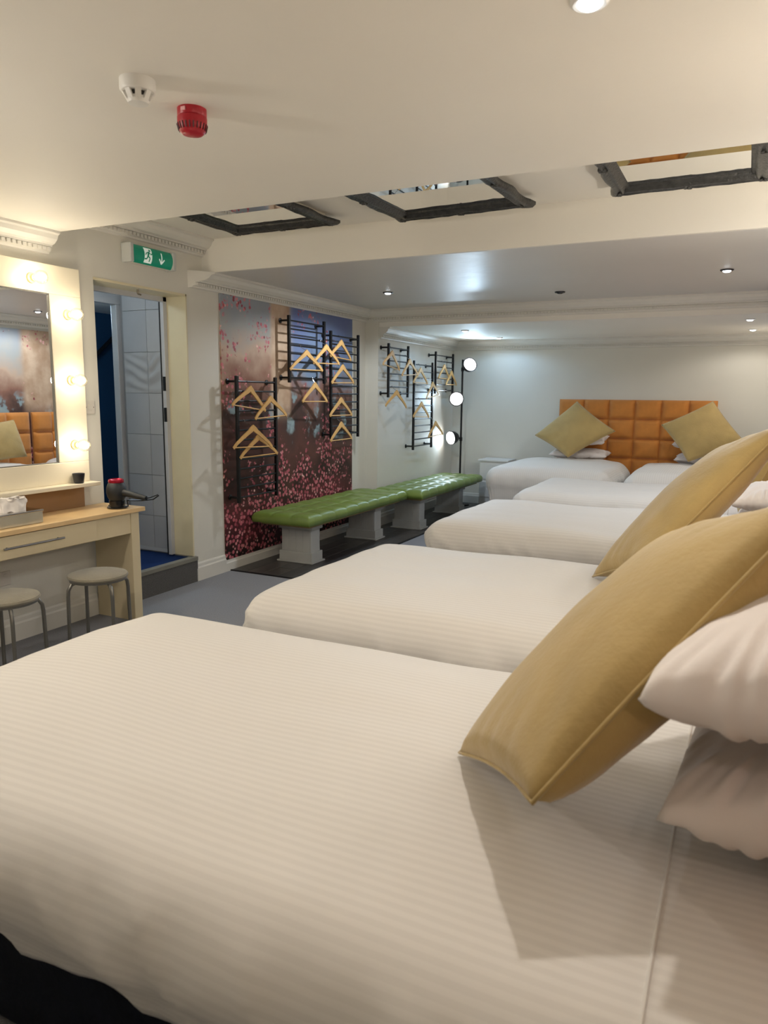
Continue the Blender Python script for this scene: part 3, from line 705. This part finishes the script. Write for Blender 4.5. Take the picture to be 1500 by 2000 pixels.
def bulb_glass():
    m = bpy.data.materials.new('clear_bulb_glass'); m.use_nodes = True; nt = m.node_tree; nt.nodes.remove(nt.nodes['Principled BSDF'])
    a = nt.nodes.new('ShaderNodeBsdfTransparent'); g = nt.nodes.new('ShaderNodeBsdfGlossy'); g.inputs['Roughness'].default_value = .03
    e = nt.nodes.new('ShaderNodeLayerWeight'); e.inputs[0].default_value = .25; mx = nt.nodes.new('ShaderNodeMixShader')
    nzt = nt.nodes.new('ShaderNodeTexNoise'); nzt.inputs['Scale'].default_value = 3
    rr = nt.nodes.new('ShaderNodeMapRange'); rr.inputs[3].default_value = .02; rr.inputs[4].default_value = .05
    nt.links.new(nzt.outputs['Fac'], rr.inputs[0]); nt.links.new(rr.outputs[0], g.inputs['Roughness'])
    nt.links.new(e.outputs['Facing'], mx.inputs[0]); nt.links.new(a.outputs[0], mx.inputs[1]); nt.links.new(g.outputs[0], mx.inputs[2])
    nt.links.new(mx.outputs[0], nt.nodes['Material Output'].inputs[0]); return m
M_glassb = bulb_glass()
M_fil = mat('bulb_core_lit', (1, .9, .7), .4, emit=(1, .86, .60), estr=14)
M_hold = mat('bulb_holder', lin(226, 206, 150), .4)
bl = [(.76, z - .90) for z in (1.975, 1.575, 1.172)] + [(-.76, z - .90) for z in (1.975, 1.575, 1.172)] + [(y, 1.262) for y in (.515, .0, -.515)]
for y, z in bl:
    M_ = lookM((FX, y, z), (1, 0, 0))
    b = MB().lathe([(.030, 0), (.030, .012), (.019, .016), (.017, .03)], 18, M_).build('bulb', M_hold, t, smooth=True)
    MB().lathe([(.014, .030), (.018, .042), (.034, .062), (.040, .085), (.035, .108), (.020, .122), (.003, .126)], 18, M_).build('glass_globe', M_glassb, b, smooth='all')
    MB().lathe([(.006, .034), (.014, .05), (.021, .075), (.016, .098), (.004, .106)], 12, M_).build('filament', M_fil, b, smooth='all')
    light('POINT', (FX + .10, y, z), P_BULB, WARM, t, .035)

# things on the vanity
t = thing('cup', 'small black cup on the ledge at the right of the vanity mirror', 'cup', (XW + .116, 3.30, .931))
MB().lathe([(.026, 0), (.030, .004), (.038, .062), (.0355, .062), (.028, .008), (.004, .006)], 24).build('cup_body', mat('black_ceramic', lin(34, 36, 42), .35), t, smooth=True)
t = thing('tissue_box', 'mirrored tissue box with a crumpled tissue on the dressing table', 'tissue box', (-3.655, 2.72, ZD + .001))
MB().bbox(-.07, .07, -.14, .14, 0, .068, .003).build('box_body', mat('silvered_panel', lin(196, 192, 176), .25, metal=.5), t)
MB().bbox(-.074, .074, -.144, .144, .066, .078, .003).build('lid_rim', mat('chrome', lin(200, 200, 200), .15, metal=1), t)
def PT(u, v):
    a = u * 2 * PI; r = .055 * (1 - v) + .045 * v + .014 * noise.noise(Vector((math.cos(a) * 2, math.sin(a) * 2, v * 3))); k = 1 + .35 * math.sin(5 * a + v * 4) * v
    return (r * k * math.cos(a) * .8, r * k * math.sin(a) * 1.5, .078 + .075 * math.sin(v * 1.9) + .012 * noise.noise(Vector((a * 2, v * 4, 2))))
MB().grid(PT, 40, 8).add([], []).build('tissue', mat('white_tissue', lin(232, 226, 220), .9), t, smooth='all')
# hair dryer standing on its nozzle
t = thing('hair_dryer', 'black hair dryer with a red ring standing on the desk corner', 'hair dryer', (-3.63, 3.46, ZD + .001))
M_dry = mat('matt_black_plastic', lin(30, 34, 38), .5, var=.1)
MB().lathe([(.062, 0), (.064, .008), (.048, .014), (.050, .05), (.044, .055)], 24).build('nozzle', mat('gloss_black', lin(20, 22, 26), .2), t, smooth=True)
MB().lathe([(.044, .05), (.058, .075), (.064, .105), (.062, .135), (.052, .162), (.046, .168)], 24).build('barrel', M_dry, t, smooth=True)
MB().lathe([(.047, .166), (.050, .172), (.047, .188), (.040, .190), (.036, .182)], 24).build('red_ring', mat('metallic_red', lin(170, 30, 56), .25, metal=.6), t, smooth=True)
hx = Vector((.30, .04, 0)).normalized()
hp = [hx * .05 + Vector((0, 0, .105)), hx * .10 + Vector((0, 0, .098)), hx * .17 + Vector((0, 0, .084)), hx * .225 + Vector((0, 0, .075))]
h = MB().tube(hp, [.026, .022, .020, .015], 12).build('handle', M_dry, t, smooth=True)
MB().bbox(.115, .135, .03, .05, .082, .104, .003).build('switch', M_black, h)
MB().tube([hx * .225 + Vector((0, 0, .075)), hx * .26 + Vector((0, 0, .084)), hx * .315 + Vector((0, 0, .104)), hx * .32 + Vector((0, 0, .098)), hx * .27 + Vector((0, .012, .070)), hx * .18 + Vector((0, .02, .056)), hx * .06 + Vector((0, .02, .05)), hx * .04 + Vector((0, .05, .008)), Vector((-.04, .07, .006)), Vector((-.10, .02, .006))], .004, 8).build('power_cord', M_black, t, smooth=True)

# stools
M_seat = mat('grey_velvet_seat', lin(126, 120, 104), .85, var=.15, vscale=8, bump=.2, bscale=90, sheen=.3)
M_leg = mat('grey_tube_steel', lin(128, 126, 120), .35, metal=.7)
def stool(label, x, y, rz):
    t = thing('stool', label, 'stool', (x, y, 0), rz, 'round grey stools at the dressing table')
    MB().lathe([(.140, .425), (.165, .428), (.170, .438), (.165, .448), (.14, .456), (.06, .461), (.005, .462)], 32).build('seat', M_seat, t, smooth=True)
    MB().lathe([(.13, .412), (.16, .414), (.16, .426), (.13, .428)], 32).build('seat_ring', M_leg, t, smooth=True)
    for k in range(4):
        a = PI / 4 + k * PI / 2; d = Vector((math.cos(a), math.sin(a), 0))
        MB().tube([d * .06 + Vector((0, 0, .418)), d * .125 + Vector((0, 0, .416)), d * .158 + Vector((0, 0, .405)), d * .176 + Vector((0, 0, .375)), d * .180 + Vector((0, 0, .34)), d * .187 + Vector((0, 0, .0))], .0105, 8).build('leg', M_leg, t, smooth=True)
    return t
stool('round grey stool tucked under the right end of the dressing table', -3.36, 3.03, .45)
stool('round grey stool at the photo\'s left edge, under the dressing table', -3.40, 2.45, .3)

# sockets and switch
M_plate = mat('white_plastic', lin(206, 200, 190), .4, var=.02)
t = thing('wall_switch', 'white switched spur plate on the wall beside the doorway', 'switch', (XW, 3.515, 1.405))
MB().bbox(.0, .010, -.043, .043, -.043, .043, .003).build('plate', M_plate, t)
MB().bbox(.009, .014, -.012, .012, -.018, .018, .002).build('rocker', M_plate, t)
for y in (-.03, .03): MB().lathe([(.003, 0), (.003, .002)], 8, lookM((.009, y, 0), (1, 0, 0))).build('screw', M_hook, t)
t = thing('wall_socket', 'white double socket on the wall under the dressing table', 'socket', (XW, 2.78, .40))
MB().bbox(.0, .010, -.073, .073, -.043, .043, .003).build('plate', M_plate, t)
for y in (-.035, .035): MB().bbox(.009, .013, y - .01, y + .01, .012, .03, .002).build('rocker', M_plate, t)

# ------------------------------------------------------------------ exit sign
M_grn = mat('sign_green', lin(0, 128, 98), .35, var=.02, emit=lin(0, 128, 98)[:3], estr=.18)
M_sym = mat('sign_white', lin(226, 236, 228), .4, emit=(.8, .9, .82), estr=.25)
t = thing('exit_sign', 'green emergency exit sign with running man and down arrow above the doorway', 'sign', (XW, 4.08, 2.445))
MB().bbox(0, .052, -.215, .215, -.060, .060, .006).build('housing', M_plate, t)
def PC(u, v, g=0): a = -1.15 + 2.3 * v; return (.030 + (.055 + g) * math.cos(a * .9), -.19 + .38 * u, .060 * math.sin(a * 1.0) / math.sin(1.15))
cv = MB().grid(lambda u, v: PC(u, v), 2, 14).build('green_face', M_grn, t, smooth='all', fix=False)
for s in (-1, 1): MB().bbox(.0, .088, s * .207 - .018, s * .207 + .018, -.064, .064, .008).build('end_cap', mat('clear_grey_plastic', lin(190, 192, 188), .15), t)
def flat_sym(polys):   # symbols follow the curved face; points (y, z)
    mb = MB()
    for poly in polys:
        pts = []
        for yy, zz in poly:
            s = max(-1, min(1, zz / .060 * math.sin(1.15))); a = math.asin(s); pts.append((.030 + .0565 * math.cos(a * .9) + .0012, yy, zz))
        mb.add(pts, [tuple(range(len(pts)))])
    return mb
def bar2(y0, z0, y1, z1, w_):
    d = Vector((y1 - y0, z1 - z0)).normalized(); nn = Vector((-d.y, d.x)) * w_ / 2
    out = []
    for i in range(7):
        t_ = i / 6; out.append((y0 + (y1 - y0) * t_ + nn.x, z0 + (z1 - z0) * t_ + nn.y))
    for i in range(6, -1, -1):
        t_ = i / 6; out.append((y0 + (y1 - y0) * t_ - nn.x, z0 + (z1 - z0) * t_ - nn.y))
    return [[out[k], out[k + 1], out[12 - k], out[13 - k]] for k in range(6)]
yo = -.055
flat_sym(bar2(yo, -.050, yo, .050, .072)).build('door_symbol', M_sym, t, fix=False)
man = [[(yo + .014 + .009 * math.cos(a), .034 + .009 * math.sin(a)) for a in [k * PI / 5 for k in range(10)]]]
for q in ((.006, .026, -.006, -.004, .015), (.006, .020, .026, .008, .007), (.026, .008, .036, .018, .007), (.004, .021, -.020, .014, .007), (-.020, .014, -.028, .000, .007),
          (-.006, -.004, .014, -.016, .009), (.014, -.016, .010, -.040, .009), (-.006, -.004, -.016, -.024, .009), (-.016, -.024, -.036, -.026, .009)):
    man += bar2(yo + q[0], q[1], yo + q[2], q[3], q[4])
mo = flat_sym(man).build('running_man', M_grn, t, fix=False); mo.location.x = .0012
ya = .075
flat_sym(bar2(ya, .036, ya, -.030, .010) + bar2(ya, -.038, ya - .026, -.006, .010) + bar2(ya, -.038, ya + .026, -.006, .010)).build('down_arrow', M_sym, t, fix=False)

# ------------------------------------------------------------------ ceiling fittings
t = thing('smoke_detector', 'white round smoke detector on the near ceiling', 'smoke detector', (-1.765, 1.845, ZS))
M_sd = mat('white_abs', lin(226, 224, 218), .4, var=.02)
MB().lathe([(.054, 0), (.054, -.030), (.050, -.036), (.046, -.037)], 32).build('base', M_sd, t, smooth=True)
MB().lathe([(.030, -.034), (.030, -.052)], 20).build('chamber', mat('dark_mesh', lin(60, 58, 56), .6), t)
for k in range(8):
    a = k * PI / 4; d = Vector((math.cos(a), math.sin(a), 0)); p = Vector((-d.y, d.x, 0)) * .009
    q = [d * .047 + Vector((0, 0, -.036)), d * .031 + Vector((0, 0, -.064))]
    MB().add([q[0] - p, q[0] + p, q[1] + p, q[1] - p, q[0] - p - d * .008, q[0] + p - d * .008, q[1] + p - d * .008, q[1] - p - d * .008], [(0, 1, 2, 3), (7, 6, 5, 4), (0, 4, 5, 1), (1, 5, 6, 2), (2, 6, 7, 3), (3, 7, 4, 0)]).build('rib', M_sd, t)
MB().lathe([(.031, -.050), (.034, -.060), (.030, -.068), (.008, -.070)], 24).build('cap', M_sd, t, smooth=True)
t = thing('fire_sounder', 'red fire alarm sounder on the near ceiling', 'fire alarm', (-1.77, 2.10, ZS))
M_red = mat('alarm_red', lin(168, 14, 34), .35, var=.03)
MB().lathe([(.049, 0), (.049, -.024), (.0475, -.026)], 32).build('base', M_red, t, smooth=True)
MB().lathe([(.0465, -.025), (.050, -.028), (.050, -.052), (.044, -.070), (.034, -.080), (.006, -.083)], 32).build('dome', M_red, t, smooth=True)
for k in range(24):
    a = k * 2 * PI / 24; d = Vector((math.cos(a), math.sin(a), 0))
    MB().tube([d * .0505 + Vector((0, 0, -.050)), d * .0455 + Vector((0, 0, -.070))], .0022, 5).build('sound_slot', mat('dark_red', lin(60, 4, 12), .5), t)
MB().bbox(-.006, .012, -.0505, -.047, -.018, -.006, .001).build('label_tag', mat('pink_tag', lin(226, 170, 172), .5), t)

M_dlw = mat('downlight_white', lin(222, 220, 214), .35, var=.02)
M_dlb = mat('downlight_chrome_dark', lin(70, 70, 74), .25, metal=.9)
def downlight(label, x, y, z, power, color, lit=True, dark=False, angle=165):
    t = thing('downlight', label, 'downlight', (x, y, z), 0, 'recessed ceiling downlights')
    MB().lathe([(.030, .0), (.047, 0), (.047, -.006), (.040, -.011), (.031, -.009)], 28).build('bezel', M_dlb if dark else M_dlw, t, smooth=True)
    if lit: m = mat('downlight_lens_' + ('warm' if color[2] < .8 else 'cool'), (1, 1, 1), .4, emit=COOL if color[2] >= .8 else color, estr=9)
    else: m = mat('downlight_off', lin(40, 40, 42), .2)
    MB().lathe([(.031, -.004), (.027, -.014), (.018, -.019), (.003, -.020)], 20).build('lens', m, t, smooth=True)
    if lit and power: light('SPOT', (0, 0, -.032), power, color, t, .03, (0, 0, -1), angle, .35)
    return t
downlight('white downlight at the top of the photo over the nearest beds', -.42, 1.965, ZS, P_NEAR, SOFT, angle=160)
downlight('lit downlight on the grey ceiling near the mural', -3.02, 6.20, ZM, P_MID, COOL, dark=True)
downlight('dark unlit fitting in the middle of the grey ceiling', -1.58, 6.75, ZM, 0, COOL, lit=False, dark=True)
downlight('lit downlight on the right of the grey ceiling', -.21, 6.07, ZM, P_MID, COOL, dark=True)
downlight('downlight on the low end ceiling near the racks', -2.99, 8.18, ZF, 15, (.40, .66, 1))
downlight('downlight on the low end ceiling beside the floor lamp', -2.93, 9.29, ZF, 13, (.40, .66, 1))
downlight('nearer downlight at the right of the low end ceiling', -.04, 7.95, ZF, P_FAR, SOFT)
downlight('farther downlight at the right of the low end ceiling', -.01, 9.11, ZF, P_FAR, SOFT)

UPM = Matrix.Translation((0, 0, .22))
t = thing('pendant_lamp', 'opal globe pendant lamp over the aisle left of the camera', 'lamp', (-2.9, .90, ZS))
MB().lathe([(.05, 0), (.05, -.02), (.01, -.03)], 20).build('ceiling_rose', M_dlb, t, smooth=True)
MB().tube([(0, 0, -.02), (0, 0, -.14)], .004, 6).build('flex', M_black, t)
MB().lathe([(.02, -.36), (.03, -.37), (.03, -.41), (.02, -.42)], 16, UPM).build('lamp_holder', M_dlb, t)
MB().lathe([(.03, -.41), (.09, -.44), (.125, -.50), (.13, -.55), (.11, -.61), (.06, -.655), (.005, -.67)], 24, UPM).build('globe', bulb_glass(), t, smooth='all')
MB().lathe([(.012, -.42), (.028, -.46), (.03, -.50), (.015, -.53), (.002, -.535)], 16, UPM).build('bulb', mat('pendant_bulb', (1, 1, 1), .4, emit=SOFT, estr=10), t, smooth='all')
light('POINT', (0, 0, -.34), P_PEND, SOFT, t, .06)

# wall sconces on the right wall between the headboards
M_shade = mat('sconce_shade', (.9, .8, .68), .6, emit=WARM, estr=3)
for y, z, lb, pk in ((.30, 1.62, 'near side of the nearest bed', 3.2), (2.36, 1.62, 'nearest and second beds', 3), (4.0, 1.70, 'second and third beds', 10), (9.0, 1.62, 'far right bed and corner', 1)):
    t = thing('wall_sconce', 'warm wall sconce on the right wall by the %s' % lb, 'wall lamp', (XR, y, z), 0, 'wall sconces on the right wall')
    MB().lathe([(.04, 0), (.04, .012), (.01, .02), (.01, .06)], 16, lookM((0, 0, 0), (-1, 0, 0))).build('bracket', M_dlb, t)
    MB().lathe([(.05, .02), (.065, .12), (.062, .12), (.047, .022)], 20, Matrix.Translation((-.07, 0, -.03))).build('shade', M_shade, t, smooth=True)
    light('POINT', (-.10, 0, .12), P_SCONCE * pk, SOFT if y > 1 else (1, .80, .72), t, .05)

# ------------------------------------------------------------------ ornate mirrors on the tray ceiling
M_pew = mat('pewter_frame', lin(62, 62, 60), .36, metal=.35, var=.35, vscale=30, bump=.5, bscale=60)
def ceil_mirror(label, x0, x1, y0, y1, rz):
    cx, cy = (x0 + x1) / 2, (y0 + y1) / 2; a, b = (x1 - x0) / 2, (y1 - y0) / 2; fw = .095
    t = thing('ornate_mirror', label, 'mirror', (cx, cy, ZT - .030), rz, 'ornate mirrors on the ceiling')
    prof = [(0, -.004), (.0, -.020), (.010, -.034), (.024, -.040), (.036, -.032), (.046, -.030), (.056, -.038), (.068, -.034), (.074, -.020), (.088, -.018), (.095, -.010), (.095, -.004)]
    corners = [(-a, -b), (a, -b), (a, b), (-a, b)]
    mb = MB(); n = 20; rings = []
    for s in range(4):
        p, q = Vector(corners[s]), Vector(corners[(s + 1) % 4])
        for k in range(n):
            f = k / n; pt = p.lerp(q, f)
            g = abs(2 * f - 1); wav = .010 * math.cos(f * 6 * PI) * (1 - .3 * g) + .014 * max(0, g - .8) / .2
            inn = Vector((-pt.x / a if abs(abs(pt.x) - a) < 1e-6 else 0, -pt.y / b if abs(abs(pt.y) - b) < 1e-6 else 0))
            ring = []
            for w_, z in prof:
                ww = w_ - wav * max(0, 1 - w_ / .05)
                zz = z - .008 * abs(noise.noise(Vector((pt.x * 25, pt.y * 25, w_ * 60)))) * (1 if -.03 > z else .4)
                ring.append((pt.x + inn.x * ww, pt.y + inn.y * ww, zz))
            rings.append(ring)
    m_ = len(prof); R_ = len(rings)
    mb.v = [v for r in rings for v in r]
    mb.f = [(i * m_ + k, i * m_ + k + 1, ((i + 1) % R_) * m_ + k + 1, ((i + 1) % R_) * m_ + k) for i in range(R_) for k in range(m_ - 1)]
    mb.f += [(i * m_ + m_ - 1, i * m_, ((i + 1) % R_) * m_, ((i + 1) % R_) * m_ + m_ - 1) for i in range(R_)]
    mb.build('frame', M_pew, t, smooth='all')
    MB().box(-a + .08, a - .08, -b + .08, b - .08, -.010, -.004).build('mirror_glass', M_mirror, t)
    MB().bbox(-a + .05, a - .05, -b + .05, b - .05, -.004, .029, .004).build('backing_board', mat('pale_backing', lin(196, 188, 172), .7), t)
    for ux, uy in [(sx, sy) for sx in (-1, 0, 1) for sy in (-1, 0, 1) if (sx, sy) != (0, 0)]:
        lm = MB(); base = Vector((ux * (a - .030), uy * (b - .030), -.034))
        for k in range(5):
            off = Vector((math.cos(k * 1.26) * .020, math.sin(k * 1.26) * .020, 0)) if k else Vector((0, 0, -.004))
            lm.lathe([(.002, -.009), (.009, -.007), (.012, 0), (.010, .010)], 8, Matrix.Translation(base + off))
        lm.build('ornament', M_pew, t, smooth=True)
ceil_mirror('ornate dark framed mirror on the ceiling nearest the exit sign', -3.34, -2.53, 3.40, 4.40, 0)
ceil_mirror('ornate dark framed mirror, middle of three on the ceiling', -2.13, -1.26, 3.45, 4.48, -.045)
ceil_mirror('ornate dark framed mirror, rightmost of three on the ceiling', -.76, .02, 3.42, 4.43, 0)
